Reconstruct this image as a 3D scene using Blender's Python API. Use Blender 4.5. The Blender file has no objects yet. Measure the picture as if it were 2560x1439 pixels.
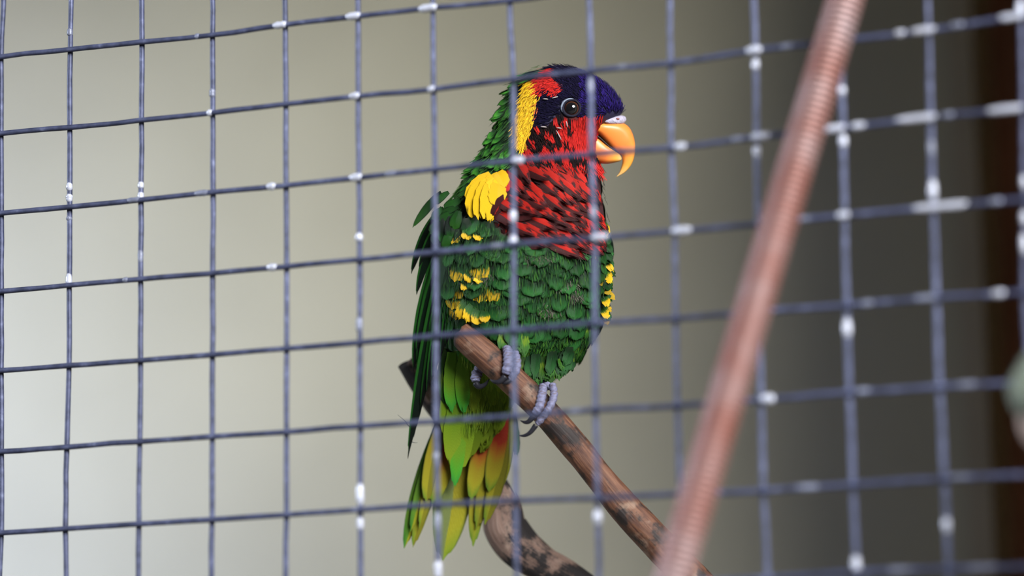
import bpy, bmesh, math, random
import numpy as np
from mathutils import Vector, Matrix, noise

random.seed(7)
rng = np.random.default_rng(7)
scene = bpy.context.scene
COL = scene.collection

# ------------------------------------------------------------------ camera, sky, lights, exposure
CELL = 0.03                        # the welded mesh has 30 mm squares
Z0 = 1.72                          # height of the mesh wire that crosses the top left of the picture
FPX = 7000.0                       # focal length in pixels of the 2560 px wide frame
CAM = Vector((19.233661, -29.727310, -8.992777))
RIGHT = Vector((0.923514, 0.383290, -0.014543)).normalized()
DOWN = Vector((-0.077862, 0.150208, -0.985584)).normalized()
FWD = Vector((-0.375579, 0.911332, 0.168562)).normalized()
CAM = CAM * CELL + Vector((0, 0, Z0))
D = 35.8 * CELL                    # distance to the bird
U = D / FPX                        # one picture pixel at the bird, in metres

cd = bpy.data.cameras.new('camera')
cam = bpy.data.objects.new('camera', cd)
COL.objects.link(cam)
cd.sensor_width = 22.3
cd.lens = FPX * 22.3 / 2560
cd.clip_start = 0.01
cd.dof.use_dof = True
cd.dof.focus_distance = D - 0.012
cd.dof.aperture_fstop = 1.85
m = Matrix.Identity(4)
for i in range(3):
    m[i][0] = RIGHT[i]; m[i][1] = -DOWN[i]; m[i][2] = -FWD[i]; m[i][3] = CAM[i]
cam.matrix_world = m
scene.camera = cam

world = bpy.data.worlds.new('overcast_sky')
scene.world = world
world.use_nodes = True
bg = world.node_tree.nodes['Background']
bg.inputs[0].default_value = (1.0, 0.98, 0.95, 1)
bg.inputs[1].default_value = 0.05

def area(name, loc, target, sx, sy, power, col, spread=180):
    l = bpy.data.lights.new(name, 'AREA')
    l.shape = 'ELLIPSE'; l.size = sx; l.size_y = sy
    l.energy = power; l.color = col; l.spread = math.radians(spread)
    o = bpy.data.objects.new(name, l)
    COL.objects.link(o)
    o.location = loc
    o.rotation_euler = (Vector(target) - Vector(loc)).to_track_quat('-Z', 'Y').to_euler()
    return o
# assumed lamp for open sky in front of the aviary, right of the visitor
area('assumed_skylight', (2.10, -1.45, 2.55), (0.12, 0.10, 1.58), 1.7, 1.4, 205.0, (0.97, 0.97, 0.98))
# added narrow bluish lamp that brightens the rear wall's left; no opening is seen
area('left_wall_fill', (-0.62, 0.06, 1.50), (-0.30, 0.45, 1.53), 0.25, 0.7, 0.78, (0.42, 0.58, 1.32), 60)
# added narrow lamp that brightens the rod's left side; no such source known
area('rod_fill', (-1.10, -0.50, 1.95), (0.37, -0.16, 1.60), 0.4, 0.7, 1.8, (0.85, 0.94, 1.08), 24)

scene.view_settings.view_transform = 'Standard'
scene.view_settings.look = 'None'
scene.view_settings.gamma = 1
scene.view_settings.use_curve_mapping = False
scene.view_settings.exposure = 0.0

# ------------------------------------------------------------------ helpers
def P(px, py, d):
    """a point d metres in front of the lens that the photograph shows at (px, py)"""
    px, py, d = float(px), float(py), float(d)
    return CAM + d * ((px - 1280) / FPX * RIGHT + (py - 719.5) / FPX * DOWN + FWD)
def B(px, py, w=0.0):
    return P(px, py, D + w * U)
def on_plane(px, py, y):
    r = (px - 1280) / FPX * RIGHT + (py - 719.5) / FPX * DOWN + FWD
    return CAM + r * ((y - CAM.y) / r.y)

def mesh_from(name, verts, faces, mats=(), smooth=True, uvs=None):
    me = bpy.data.meshes.new(name)
    me.from_pydata([tuple(v) for v in verts], [], faces)
    for mt in mats: me.materials.append(mt)
    if smooth: me.polygons.foreach_set('use_smooth', [True] * len(me.polygons))
    if uvs is not None:
        lay = me.uv_layers.new(name='UVMap')
        idx = np.empty(len(me.loops), dtype=np.int32); me.loops.foreach_get('vertex_index', idx)
        lay.data.foreach_set('uv', np.asarray(uvs, dtype=np.float32)[idx].ravel())
    me.update()
    return me
def link(name, me, parent=None):
    o = bpy.data.objects.new(name, me)
    COL.objects.link(o)
    if parent is not None:
        o.parent = parent
        o.location = -base_of(parent)
    return o
def base_of(o):
    v = Vector((0, 0, 0))
    while o is not None:
        v = v + o.location; o = o.parent
    return v
def empty(name, loc, label, cat, group=None):
    o = bpy.data.objects.new(name, None)
    COL.objects.link(o); o.location = loc; o.empty_display_size = 0.02
    o['label'] = label; o['category'] = cat
    if group: o['group'] = group
    return o

def catmull(pts, n):
    """smooth resampling of a list of tuples (any length of tuple)"""
    a = np.array(pts, float)
    seg = np.r_[0, np.cumsum(np.linalg.norm(np.diff(a[:, :3], axis=0), axis=1))]
    t = np.linspace(0, seg[-1], n)
    ext = np.vstack([2 * a[0] - a[1], a, 2 * a[-1] - a[-2]])
    out = []
    for q in t:
        i = min(max(np.searchsorted(seg, q, 'right') - 1, 0), len(a) - 2)
        f = (q - seg[i]) / max(seg[i + 1] - seg[i], 1e-9)
        p0, p1, p2, p3 = ext[i], ext[i + 1], ext[i + 2], ext[i + 3]
        out.append(0.5 * (2 * p1 + (p2 - p0) * f + (2 * p0 - 5 * p1 + 4 * p2 - p3) * f * f + (3 * p1 - p0 - 3 * p2 + p3) * f ** 3))
    return np.array(out)

def tube(points, radii, seg=12, caps=True, shape=None):
    """verts, faces, uvs of a round tube; shape(i, angle) may scale the radius"""
    pts = [Vector(p) for p in points]
    n = len(pts)
    verts, faces, uvs = [], [], []
    nrm = None; L = 0
    for i in range(n):
        t = (pts[min(i + 1, n - 1)] - pts[max(i - 1, 0)]).normalized()
        if nrm is None:
            nrm = t.cross(Vector((0, 1, 0.13)))
            if nrm.length < 1e-4: nrm = t.cross(Vector((1, 0, 0)))
            nrm.normalize()
        else:
            nrm = (nrm - t * nrm.dot(t)).normalized()
        bn = t.cross(nrm)
        if i: L += (pts[i] - pts[i - 1]).length
        for k in range(seg):
            a = 2 * math.pi * k / seg
            r = radii[i] * (shape(i, a) if shape else 1)
            verts.append(pts[i] + (nrm * math.cos(a) + bn * math.sin(a)) * r)
            uvs.append((k / seg, L * 10))
    for i in range(n - 1):
        for k in range(seg):
            k2 = (k + 1) % seg
            faces.append((i * seg + k, i * seg + k2, (i + 1) * seg + k2, (i + 1) * seg + k))
    if caps:
        faces.append(tuple(range(seg - 1, -1, -1)))
        faces.append(tuple((n - 1) * seg + k for k in range(seg)))
    return verts, faces, uvs

# ------------------------------------------------------------------ materials
def new_mat(name):
    mt = bpy.data.materials.new(name); mt.use_nodes = True
    nt = mt.node_tree
    return mt, nt, nt.nodes['Principled BSDF']
def node(nt, t, **kw):
    n = nt.nodes.new(t)
    for k, v in kw.items(): setattr(n, k, v)
    return n
def math_n(nt, op, a, b=None, c=None):
    n = node(nt, 'ShaderNodeMath', operation=op)
    for i, v in enumerate((a, b, c)):
        if v is None: continue
        if isinstance(v, (int, float)): n.inputs[i].default_value = v
        else: nt.links.new(v, n.inputs[i])
    return n.outputs[0]
def ramp(nt, fac, stops, interp='LINEAR'):
    n = node(nt, 'ShaderNodeValToRGB'); cr = n.color_ramp; cr.interpolation = interp
    while len(cr.elements) > 1: cr.elements.remove(cr.elements[-1])
    cr.elements[0].position = stops[0][0]; cr.elements[0].color = (*stops[0][1], 1)
    for p, c in stops[1:]:
        e = cr.elements.new(p); e.color = (*c, 1)
    nt.links.new(fac, n.inputs[0])
    return n.outputs[0]
def mix(nt, fac, a, b, mode='MIX'):
    n = node(nt, 'ShaderNodeMix', data_type='RGBA', blend_type=mode)
    for s, v in ((n.inputs[0], fac), (n.inputs[6], a), (n.inputs[7], b)):
        if isinstance(v, (int, float)): s.default_value = v
        elif isinstance(v, tuple): s.default_value = (*v, 1)
        else: nt.links.new(v, s)
    return n.outputs[2]
def lin(r, g, b):
    return tuple((c / 255 / 12.92) if c / 255 <= 0.04045 else ((c / 255 + 0.055) / 1.055) ** 2.4 for c in (r, g, b))

def plain(name, col, rough=0.6, metal=0.0, noise_amt=0.0, noise_scale=40, bump=0.0, spec=0.5):
    mt, nt, bs = new_mat(name)
    bs.inputs['Roughness'].default_value = rough
    bs.inputs['Metallic'].default_value = metal
    bs.inputs['Specular IOR Level'].default_value = spec
    tc = node(nt, 'ShaderNodeTexCoord')
    nz = node(nt, 'ShaderNodeTexNoise'); nz.inputs['Scale'].default_value = noise_scale; nz.inputs['Detail'].default_value = 5
    nt.links.new(tc.outputs['Object'], nz.inputs['Vector'])
    lo = tuple(c * (1 - noise_amt) for c in col); hi = tuple(min(1, c * (1 + noise_amt)) for c in col)
    nt.links.new(ramp(nt, nz.outputs[0], [(0.3, lo), (0.7, hi)]), bs.inputs['Base Color'])
    if bump:
        bp = node(nt, 'ShaderNodeBump'); bp.inputs['Strength'].default_value = bump; bp.inputs['Distance'].default_value = 0.002
        nt.links.new(nz.outputs[0], bp.inputs['Height']); nt.links.new(bp.outputs[0], bs.inputs['Normal'])
    return mt

def feather_mat(name, stops, edge=None, edge_at=0.40, var=0.35, rough=0.5, wob=0.10, barb=0.35, island=False, spec=0.35, half=None):
    """colour runs from root (0) to tip (1) of the feather; edge tints both vanes' margins; half tints one vane"""
    mt, nt, bs = new_mat(name)
    uv = node(nt, 'ShaderNodeUVMap'); sp = node(nt, 'ShaderNodeSeparateXYZ')
    nt.links.new(uv.outputs[0], sp.inputs[0])
    u, v = sp.outputs[0], sp.outputs[1]
    oi = node(nt, 'ShaderNodeObjectInfo')
    rnd = oi.outputs['Random']
    if island:
        ge = node(nt, 'ShaderNodeNewGeometry'); rnd = ge.outputs['Random Per Island']
    cu = math_n(nt, 'ABSOLUTE', math_n(nt, 'SUBTRACT', u, 0.5))
    mp = node(nt, 'ShaderNodeCombineXYZ')
    nt.links.new(math_n(nt, 'MULTIPLY', u, 9.0), mp.inputs[0]); nt.links.new(math_n(nt, 'MULTIPLY', v, 2.2), mp.inputs[1])
    nt.links.new(math_n(nt, 'MULTIPLY', rnd, 50.0), mp.inputs[2])
    nz = node(nt, 'ShaderNodeTexNoise'); nz.inputs['Scale'].default_value = 1.6; nz.inputs['Detail'].default_value = 4
    nt.links.new(mp.outputs[0], nz.inputs['Vector'])
    vv = math_n(nt, 'ADD', v, math_n(nt, 'MULTIPLY', math_n(nt, 'SUBTRACT', nz.outputs[0], 0.5), wob * 2.5))
    # the coloured band is V-shaped: margins lag behind the shaft
    vv = math_n(nt, 'ADD', vv, math_n(nt, 'MULTIPLY', cu, 0.18))
    col = ramp(nt, vv, stops)
    if half is not None:
        col = mix(nt, math_n(nt, 'MULTIPLY', math_n(nt, 'LESS_THAN', math_n(nt, 'MULTIPLY', math_n(nt, 'ADD', u, math_n(nt, 'MULTIPLY', math_n(nt, 'SUBTRACT', nz.outputs[0], 0.5), 0.12)), half[1]), (half[2] if len(half) > 2 else 0.5) * half[1]), 0.97), col, half[0])
    if edge is not None:
        f = node(nt, 'ShaderNodeMapRange'); f.inputs[1].default_value = edge_at - 0.06; f.inputs[2].default_value = edge_at + 0.06
        nt.links.new(math_n(nt, 'ADD', cu, math_n(nt, 'MULTIPLY', math_n(nt, 'SUBTRACT', nz.outputs[0], 0.5), 0.22)), f.inputs[0])
        col = mix(nt, f.outputs[0], col, edge)
    # fine barbs: slanted lines running off the shaft
    ph = math_n(nt, 'ADD', math_n(nt, 'MULTIPLY', math_n(nt, 'SUBTRACT', v, math_n(nt, 'MULTIPLY', cu, 0.9)), 150.0),
                math_n(nt, 'MULTIPLY', nz.outputs[0], 9.0))
    st = math_n(nt, 'MULTIPLY_ADD', math_n(nt, 'SINE', ph), 0.5, 0.5)
    col = mix(nt, math_n(nt, 'MULTIPLY', st, barb), col, tuple(0.25 * c for c in stops[len(stops) // 2][1]))
    vb = math_n(nt, 'MULTIPLY_ADD', rnd, var * 2, 1 - var)
    vc = node(nt, 'ShaderNodeCombineXYZ')
    for i in range(3): nt.links.new(vb, vc.inputs[i])
    col = mix(nt, 1.0, col, vc.outputs[0], 'MULTIPLY')
    nt.links.new(col, bs.inputs['Base Color'])
    bs.inputs['Roughness'].default_value = rough
    bs.inputs['Specular IOR Level'].default_value = spec
    bp = node(nt, 'ShaderNodeBump'); bp.inputs['Strength'].default_value = 0.35; bp.inputs['Distance'].default_value = 0.0003
    nt.links.new(st, bp.inputs['Height']); nt.links.new(bp.outputs[0], bs.inputs['Normal'])
    return mt

# ------------------------------------------------------------------ the setting
WALL_Y = 0.45
def structure(name, verts, faces, mat):
    o = link(name, mesh_from(name, verts, faces, (mat,), smooth=False)); o['kind'] = 'structure'; return o
def box_vf(x0, x1, y0, y1, z0, z1):
    v = [(x, y, z) for x in (x0, x1) for y in (y0, y1) for z in (z0, z1)]
    f = [(0, 1, 3, 2), (4, 6, 7, 5), (0, 4, 5, 1), (2, 3, 7, 6), (0, 2, 6, 4), (1, 5, 7, 3)]
    return v, f
paint = plain('cream_wall_paint', (0.56, 0.52, 0.335), 0.85, 0, 0.04, 14, 0.15)
trim_m = plain('olive_trim_paint', (0.54, 0.47, 0.31), 0.6, 0, 0.06, 25)
door_m = plain('dark_brown_door', (0.40, 0.17, 0.10), 0.6, 0, 0.2, 18)
conc = plain('concrete', (0.16, 0.15, 0.135), 0.9, 0, 0.25, 9, 0.4)
roof_m = plain('roof_sheet', (0.22, 0.21, 0.18), 0.8, 0, 0.1, 9)
xt0 = on_plane(2412, 720, WALL_Y).x; xt1 = on_plane(2470, 720, WALL_Y).x
structure('wall_back', *box_vf(-1.2, xt0, WALL_Y, WALL_Y + 0.08, 0, 2.03), paint)
structure('trim_1', *box_vf(xt0, xt1, WALL_Y - 0.012, WALL_Y + 0.08, 0, 2.03), trim_m)
structure('door_1', *box_vf(xt1, xt1 + 0.75, WALL_Y + 0.03, WALL_Y + 0.07, 0, 2.03), door_m)
structure('wall_right', *box_vf(xt1 + 0.75, xt1 + 0.83, 0.0, WALL_Y + 0.08, 0, 2.03), paint)
structure('unseen_wall_front', *box_vf(0.425, xt1 + 0.83, 0.02, 0.10, 0, 2.03), trim_m)  # unseen; placed to keep the assumed front sky lamp off the right end of the rear wall
structure('ceiling', *box_vf(-1.2, xt1 + 0.83, 0.015, WALL_Y + 0.08, 2.03, 2.08), roof_m)
structure('floor', *box_vf(-1.8, 2.2, -1.8, WALL_Y + 0.08, -0.05, 0), conc)

# ------------------------------------------------------------------ wire mesh panel
ROWS = [[(0,144),(171.5,125),(352,107),(529,90),(710,64),(893,42),(1080,22),(1272,4)],
[(0,336),(172,320),(351,302),(529,284),(712,262),(893,242),(1082,225),(1281,199),(1475,178),(1675,160),(1887,128),None,(2320,78),(2552,43)],
[(0,534),(171,519),(350,501),(530,482),(712,465),(895,445),(1085,425),(1280,404),(1477,387),(1677,372),(1890,345),(2106,322),(2325,295),(2557,272)],
[(0,730),(170,714),(349,699),(529,684),(714,667),(896,650),(1086,632),(1282,613),(1485,596),(1685,580),(1893,562),(2110,540),(2332,520),(2560,500)],
[(0,927),(169,916),(348,902),(528,887),(714,872),(897,857),(1088,840),(1282,826),(1485,808),(1687,797),(1895,780),(2115,765),(2340,745),(2560,732)],
[(0,1130),(164,1118),(346,1104),(528,1092),(713,1080),(898,1066),(1087,1054),(1285,1040),(1487,1025),(1692,1015),(1902,1000),(2122,982),(2347,967)],
[(0,1332),(161,1322),(343,1310),(527,1299),(713,1287),(898,1274),(1092,1262),(1287,1252),(1492,1245),None,(1907,1227),(2132,1212),(2360,1197)],
[None]*11+[(2140,1430),(2370,1422)]]
V0_, V1_, H0_, H1_ = -9, 22, -13, 19
NV, NH = V1_ - V0_ + 1, H1_ - H0_ + 1
off = np.zeros((NH, NV, 2)); wt = np.zeros((NH, NV))
for h, row in enumerate(ROWS):
    for v, q in enumerate(row):
        if q:
            p = on_plane(q[0], q[1], 0.0)
            off[h - H0_, v - V0_] = (p.x - v * CELL, p.z - (Z0 - h * CELL)); wt[h - H0_, v - V0_] = 1
known = wt > 0                     # the weave's irregularity runs out smoothly past what the photograph shows
val = off.copy()
for it in range(300):
    s = np.zeros_like(val)
    pad = np.pad(val, ((1, 1), (1, 1), (0, 0)), mode='edge')
    s = (pad[:-2, 1:-1] + pad[2:, 1:-1] + pad[1:-1, :-2] + pad[1:-1, 2:]) / 4
    val = np.where(known[..., None], off, s)
WR = 0.00098
wire_m, nt, bs = new_mat('galvanised_wire')
tc = node(nt, 'ShaderNodeTexCoord'); nz = node(nt, 'ShaderNodeTexNoise'); nz.inputs['Scale'].default_value = 260; nz.inputs['Detail'].default_value = 6
nt.links.new(tc.outputs['Object'], nz.inputs['Vector'])
nt.links.new(ramp(nt, nz.outputs[0], [(0.35, (0.030, 0.036, 0.070)), (0.6, (0.064, 0.074, 0.138)), (0.78, (0.14, 0.16, 0.25))]), bs.inputs['Base Color'])
bs.inputs['Metallic'].default_value = 0.2; bs.inputs['Roughness'].default_value = 0.5; bs.inputs['Specular IOR Level'].default_value = 0.35
zinc_dull = plain('dull_zinc', (0.15, 0.165, 0.23), 0.4, 0.1, 0.3, 300, 0.2)
zinc_m = plain('bright_zinc', (0.42, 0.44, 0.52), 0.25, 0.1, 0.12, 300, 0.2)
def node_at(v, h, y):
    o = val[h - H0_, v - V0_]
    return Vector((v * CELL + o[0], y, Z0 - h * CELL + o[1]))
panel = empty('wire_mesh_panel', (7 * CELL, 0, Z0 - 4 * CELL), 'galvanised welded wire mesh panel of square openings in front of the parrot', 'wire mesh')
def make_wire(name, pts):
    q = catmull([tuple(p) for p in pts], (len(pts) - 1) * 3 + 1)
    jit = [Vector((random.gauss(0, 1), random.gauss(0, 1), random.gauss(0, 1))) * 0.00007 for _ in q]
    vs, fs, uv = tube([Vector(p) + j for p, j in zip(q, jit)], [WR * random.uniform(0.96, 1.07) for _ in q], 10)
    return link(name, mesh_from(name, vs, fs, (wire_m,), uvs=uv), panel)
HW = {h: make_wire('horizontal_wire', [node_at(v, h, -WR * 0.92) for v in range(V0_, V1_ + 1)]) for h in range(H0_, H1_ + 1)}
VW = {v: make_wire('vertical_wire', [node_at(v, h, WR * 0.92) for h in range(H0_, H1_ + 1)]) for v in range(V0_, V1_ + 1)}
# lumps of zinc left on the wires, pale colour also holding their glints: (x, y, length in px, thickness)
ZH = {0: [(703,63,46,1.35),(886,40,48,1.4),(1073,17,58,1.5),(497,93,16,1.1)],
 1: [(890,238,34,1.35),(1082,224,24,1.2),(528,286,18,1.25),(1888,124,46,1.45),(2312,75,78,1.35),(2252,85,34,1.2),(2395,62,44,1.15),(2530,48,80,1.2),(1560,166,36,1.1),(1970,120,40,1.1)],
 2: [(1299,399,36,1.45),(893,441,40,1.5),(682,465,30,1.4),(508,485,48,1.15),(338,502,50,1.1),(1703,358,38,1.35),(1904,339,58,1.4),(1845,348,34,1.15),(2088,320,70,1.35),(2148,314,44,1.2),(2295,299,132,1.3),(2372,292,40,1.15),(2515,277,110,1.3),(980,437,40,1.08)],
 3: [(684,667,32,1.4),(1245,617,44,1.1),(1503,593,52,1.4),(1707,574,60,1.5),(2013,550,44,1.1),(2110,535,38,1.3),(2352,517,172,1.3),(2490,505,44,1.15),(318,701,20,1.1)],
 4: [(2315,744,70,1.12),(2497,735,40,1.25),(2170,760,40,1.08)],
 5: [(1922,996,40,1.6),(1440,1027,40,1.1),(2160,980,44,1.08),(2420,962,60,1.1)],
 6: [(2020,1220,90,1.06),(2400,1196,70,1.08)],
 7: [(2250,1424,90,1.08),(2460,1415,110,1.1)]}
ZV = {1: [(172,80,22,1.15),(172,466,24,1.2),(172,494,24,1.3),(171,697,34,1.2),(171,545,14,1.1)],
 2: [(351,462,20,1.2),(351,489,22,1.25),(350,640,40,1.05)],
 3: [(530,232,26,1.15)],
 5: [(896,592,24,1.4),(897,810,46,1.15),(898,1235,62,1.35),(898,1308,34,1.3)],
 6: [(1092,1305,60,1.15),(1093,1422,50,1.3),(1088,1140,30,1.05)],
 7: [(1281,540,34,1.25),(1281,603,36,1.4)],
 8: [(1475,215,50,1.1),(1482,530,40,1.15),(1493,1292,42,1.55)],
 10: [(1886,160,32,1.2),(1890,378,32,1.2)],
 11: [(2100,226,26,1.2),(2107,351,36,1.3),(2113,819,52,1.35),(2142,1412,52,1.45)],
 12: [(2330,474,58,1.35),(2325,370,50,1.05),(2363,1312,44,1.2)],
 13: [(2552,20,44,1.3),(2558,455,40,1.2),(2558,545,40,1.3),(2559,610,60,1.2)]}
def zinc(wire, px, py, ln, th, horiz):
    c = on_plane(px, py, 0.0)
    c.y = -WR * (1.0 if horiz else -0.6)
    half = ln * 0.5 * ((c - CAM).dot(FWD)) / FPX * 0.92
    a = Vector((1, 0, 0)) if horiz else Vector((0, 0, 1))
    # stay on the wire: take the height (or the side) from the wire itself
    if horiz:
        h = [k for k, w in HW.items() if w is wire][0]
        v = max(V0_, min(V1_ - 1, math.floor(c.x / CELL))); f = c.x / CELL - v
        c.z = (node_at(v, h, 0).z * (1 - f) + node_at(v + 1, h, 0).z * f) + WR * 0.12
    else:
        v = [k for k, w in VW.items() if w is wire][0]
        t = (Z0 - c.z) / CELL; h = max(H0_, min(H1_ - 1, math.floor(t))); f = t - h
        c.x = node_at(v, h, 0).x * (1 - f) + node_at(v, h + 1, 0).x * f
    n = 9
    pts = [c + a * half * (2 * i / (n - 1) - 1) for i in range(n)]
    rad = [WR * th * 1.05 * max(0.25, (1 - abs(2 * i / (n - 1) - 1) ** 3.5)) ** 0.5 * random.uniform(0.92, 1.08) for i in range(n)]
    vs, fs, uv = tube(pts, rad, 10)
    link('zinc_lump', mesh_from('zinc_lump', vs, fs, (zinc_m if th >= 1.18 else zinc_dull,), uvs=uv), wire)['label'] = 'shiny pale lump of zinc' if th >= 1.18 else 'dull grey lump of zinc'
for h, L in ZH.items():
    for q in L: zinc(HW[h], *q, True)
for v, L in ZV.items():
    for q in L: zinc(VW[v], *q, False)

# ------------------------------------------------------------------ threaded rod in front of the mesh
rod_m, nt, bs = new_mat('rusty_steel')
tc = node(nt, 'ShaderNodeTexCoord'); nz = node(nt, 'ShaderNodeTexNoise'); nz.inputs['Scale'].default_value = 55; nz.inputs['Detail'].default_value = 7
nt.links.new(tc.outputs['Object'], nz.inputs['Vector'])
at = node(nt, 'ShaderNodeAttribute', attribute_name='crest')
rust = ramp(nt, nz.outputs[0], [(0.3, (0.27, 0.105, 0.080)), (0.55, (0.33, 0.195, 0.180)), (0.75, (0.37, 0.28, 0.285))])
nt.links.new(mix(nt, at.outputs['Fac'], (0.012, 0.003, 0.002), rust), bs.inputs['Base Color'])  # near-black thread roots: shade in the grooves is put into the colour
bs.inputs['Roughness'].default_value = 0.5; bs.inputs['Metallic'].default_value = 0.25
ra = P(2131, -60, 31.28 * CELL); rb = P(1672, 1480, 29.7 * CELL)
ax = (rb - ra); LEN = ax.length; ax.normalize()
ra = ra - ax * 0.004; rb = rb + ax * 0.45
n1 = ax.cross(Vector((0, 1, 0))).normalized(); n2 = ax.cross(n1)
LEN = (rb - ra).length
R_OUT, R_IN, PITCH, SEG = 0.0063, 0.0044, 0.00225, 28
turns = int(LEN / PITCH)
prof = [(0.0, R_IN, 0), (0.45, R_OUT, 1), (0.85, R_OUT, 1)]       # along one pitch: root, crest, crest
vs, fs, cr = [], [], []
for k in range(turns * SEG + 1):
    a = 2 * math.pi * k / SEG
    for f, r, c in prof:
        vs.append(ra + ax * (PITCH * (k / SEG + f)) + (n1 * math.cos(a) + n2 * math.sin(a)) * r); cr.append(c)
for k in range(turns * SEG):
    for j in range(3):
        a0 = k * 3 + j; b0 = (k + 1) * 3 + j
        if j < 2: fs.append((a0, a0 + 1, b0 + 1, b0))
        else:
            a1 = (k + SEG) * 3; b1 = (k + SEG + 1) * 3
            if b1 < len(vs): fs.append((a0, a1, b1, b0))
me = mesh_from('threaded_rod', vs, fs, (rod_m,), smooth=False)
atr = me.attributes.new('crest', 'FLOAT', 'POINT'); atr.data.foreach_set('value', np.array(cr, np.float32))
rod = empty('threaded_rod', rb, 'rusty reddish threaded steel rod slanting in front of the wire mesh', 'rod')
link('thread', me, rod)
v_, f_, u_ = tube([ra + ax * (LEN * i / 8) for i in range(9)], [R_IN * 0.99] * 9, 20)
link('core', mesh_from('core', v_, f_, (rod_m,), uvs=u_), rod)

# ------------------------------------------------------------------ branches
def wood_mat(name, stops, patch, patch_at, scale_u=5.0, rough=0.6, scuff=(0.45, 0.33, 0.26), pscale=40):
    mt, nt, bs = new_mat(name)
    uv = node(nt, 'ShaderNodeUVMap'); mp = node(nt, 'ShaderNodeMapping'); mp.inputs['Scale'].default_value = (scale_u * 3, 3.0, 1)
    nt.links.new(uv.outputs[0], mp.inputs[0])
    g = node(nt, 'ShaderNodeTexNoise'); g.inputs['Scale'].default_value = 2.0; g.inputs['Detail'].default_value = 8; g.inputs['Roughness'].default_value = 0.65
    nt.links.new(mp.outputs[0], g.inputs[0])
    tc = node(nt, 'ShaderNodeTexCoord')
    b = node(nt, 'ShaderNodeTexNoise'); b.inputs['Scale'].default_value = pscale; b.inputs['Detail'].default_value = 6; b.inputs['Roughness'].default_value = 0.62
    nt.links.new(tc.outputs['Object'], b.inputs[0])
    b2 = node(nt, 'ShaderNodeTexNoise'); b2.inputs['Scale'].default_value = 160; b2.inputs['Detail'].default_value = 6
    nt.links.new(tc.outputs['Object'], b2.inputs[0])
    col = ramp(nt, g.outputs[0], stops)
    col = mix(nt, ramp(nt, b2.outputs[0], [(0.58, (0, 0, 0)), (0.72, (0.7, 0.7, 0.7))]), col, scuff)
    f = math_n(nt, 'ADD', b.outputs[0], math_n(nt, 'MULTIPLY', math_n(nt, 'SUBTRACT', g.outputs[0], 0.5), 0.35))
    col = mix(nt, ramp(nt, f, [(patch_at, (0, 0, 0)), (patch_at + 0.09, (1, 1, 1))]), col, patch)
    at = node(nt, 'ShaderNodeAttribute', attribute_name='crack')
    col = mix(nt, at.outputs['Fac'], col, (0.02, 0.012, 0.01))
    nt.links.new(col, bs.inputs['Base Color'])
    bs.inputs['Roughness'].default_value = rough
    bp = node(nt, 'ShaderNodeBump'); bp.inputs['Strength'].default_value = 0.5; bp.inputs['Distance'].default_value = 0.0012
    nt.links.new(math_n(nt, 'ADD', g.outputs[0], math_n(nt, 'MULTIPLY', b2.outputs[0], 0.4)), bp.inputs['Height'])
    nt.links.new(bp.outputs[0], bs.inputs['Normal'])
    return mt
def branch_mesh(name, ctrl, mat, seg=56, n=150, lump=0.07, seed=0.0, crack=None, end_fn=None):
    q = catmull([(*B(x, y, w), r * U) for x, y, w, r in ctrl], n)
    pts = [Vector(p[:3]) for p in q]; rad = [p[3] for p in q]
    ck = np.zeros((n, seg))
    def shp(i, a):
        s = pts[i] * 55
        k = noise.noise(Vector((math.cos(a) * 1.1 + seed, math.sin(a) * 1.1, i * 0.06))) * lump + noise.noise(Vector((math.cos(a) * 3, math.sin(a) * 3 + seed, i * 0.13))) * lump * 0.45
        if crack:
            i0, i1, a0, a1 = crack
            if i0 <= i <= i1:
                ac = a0 + (a1 - a0) * (i - i0) / (i1 - i0) + 0.12 * noise.noise(Vector((i * 0.11, seed, 3)))
                dd = abs((a - ac + math.pi) % (2 * math.pi) - math.pi)
                depth = math.sin(math.pi * (i - i0) / (i1 - i0)) ** 0.5
                if dd < 0.085:
                    ck[i, int(round(a / (2 * math.pi) * seg)) % seg] = depth
                    k -= 0.13 * depth
        return 1 + k
    vs, fs, uv = tube(pts, rad, seg, caps=False, shape=shp)
    vs = [Vector(v) for v in vs]
    if end_fn:                         # ragged broken end
        t = (pts[0] - pts[3]).normalized()
        for i in range(0, 8):
            for k in range(seg):
                vs[i * seg + k] += t * end_fn(2 * math.pi * k / seg) * rad[0] * (1 - i / 8)
    c0 = sum(vs[:seg], Vector()) / seg; tdir = (pts[0] - pts[2]).normalized()
    rings = []
    for f, d in ((0.72, 0.10), (0.35, 0.02)):
        st = len(vs)
        for k in range(seg):
            p = c0 + (vs[k] - c0) * f + tdir * rad[0] * (d + 0.10 * noise.noise(Vector((k * 0.4, f * 5, seed))))
            vs.append(p); uv.append((k / seg, -0.02))
        rings.append(st)
    vs.append(c0); uv.append((0, -0.03)); cen = len(vs) - 1
    for k in range(seg):
        k2 = (k + 1) % seg
        fs.append((k2, k, rings[0] + k, rings[0] + k2)); fs.append((rings[0] + k2, rings[0] + k, rings[1] + k, rings[1] + k2)); fs.append((rings[1] + k2, rings[1] + k, cen))
    fs.append(tuple((n - 1) * seg + k for k in range(seg)))
    me = mesh_from(name, vs, fs, (mat,), uvs=uv)
    a = me.attributes.new('crack', 'FLOAT', 'POINT')
    arr = np.zeros(len(vs), np.float32); arr[:n * seg] = ck.ravel(); a.data.foreach_set('value', arr)
    return me
wood1 = wood_mat('brown_bare_wood', [(0.30, (0.022, 0.010, 0.007)), (0.42, (0.085, 0.030, 0.015)), (0.56, (0.17, 0.072, 0.036)), (0.72, (0.27, 0.14, 0.082))], (0.020, 0.012, 0.010), 0.52, pscale=85, scuff=(0.30, 0.20, 0.14))
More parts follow.
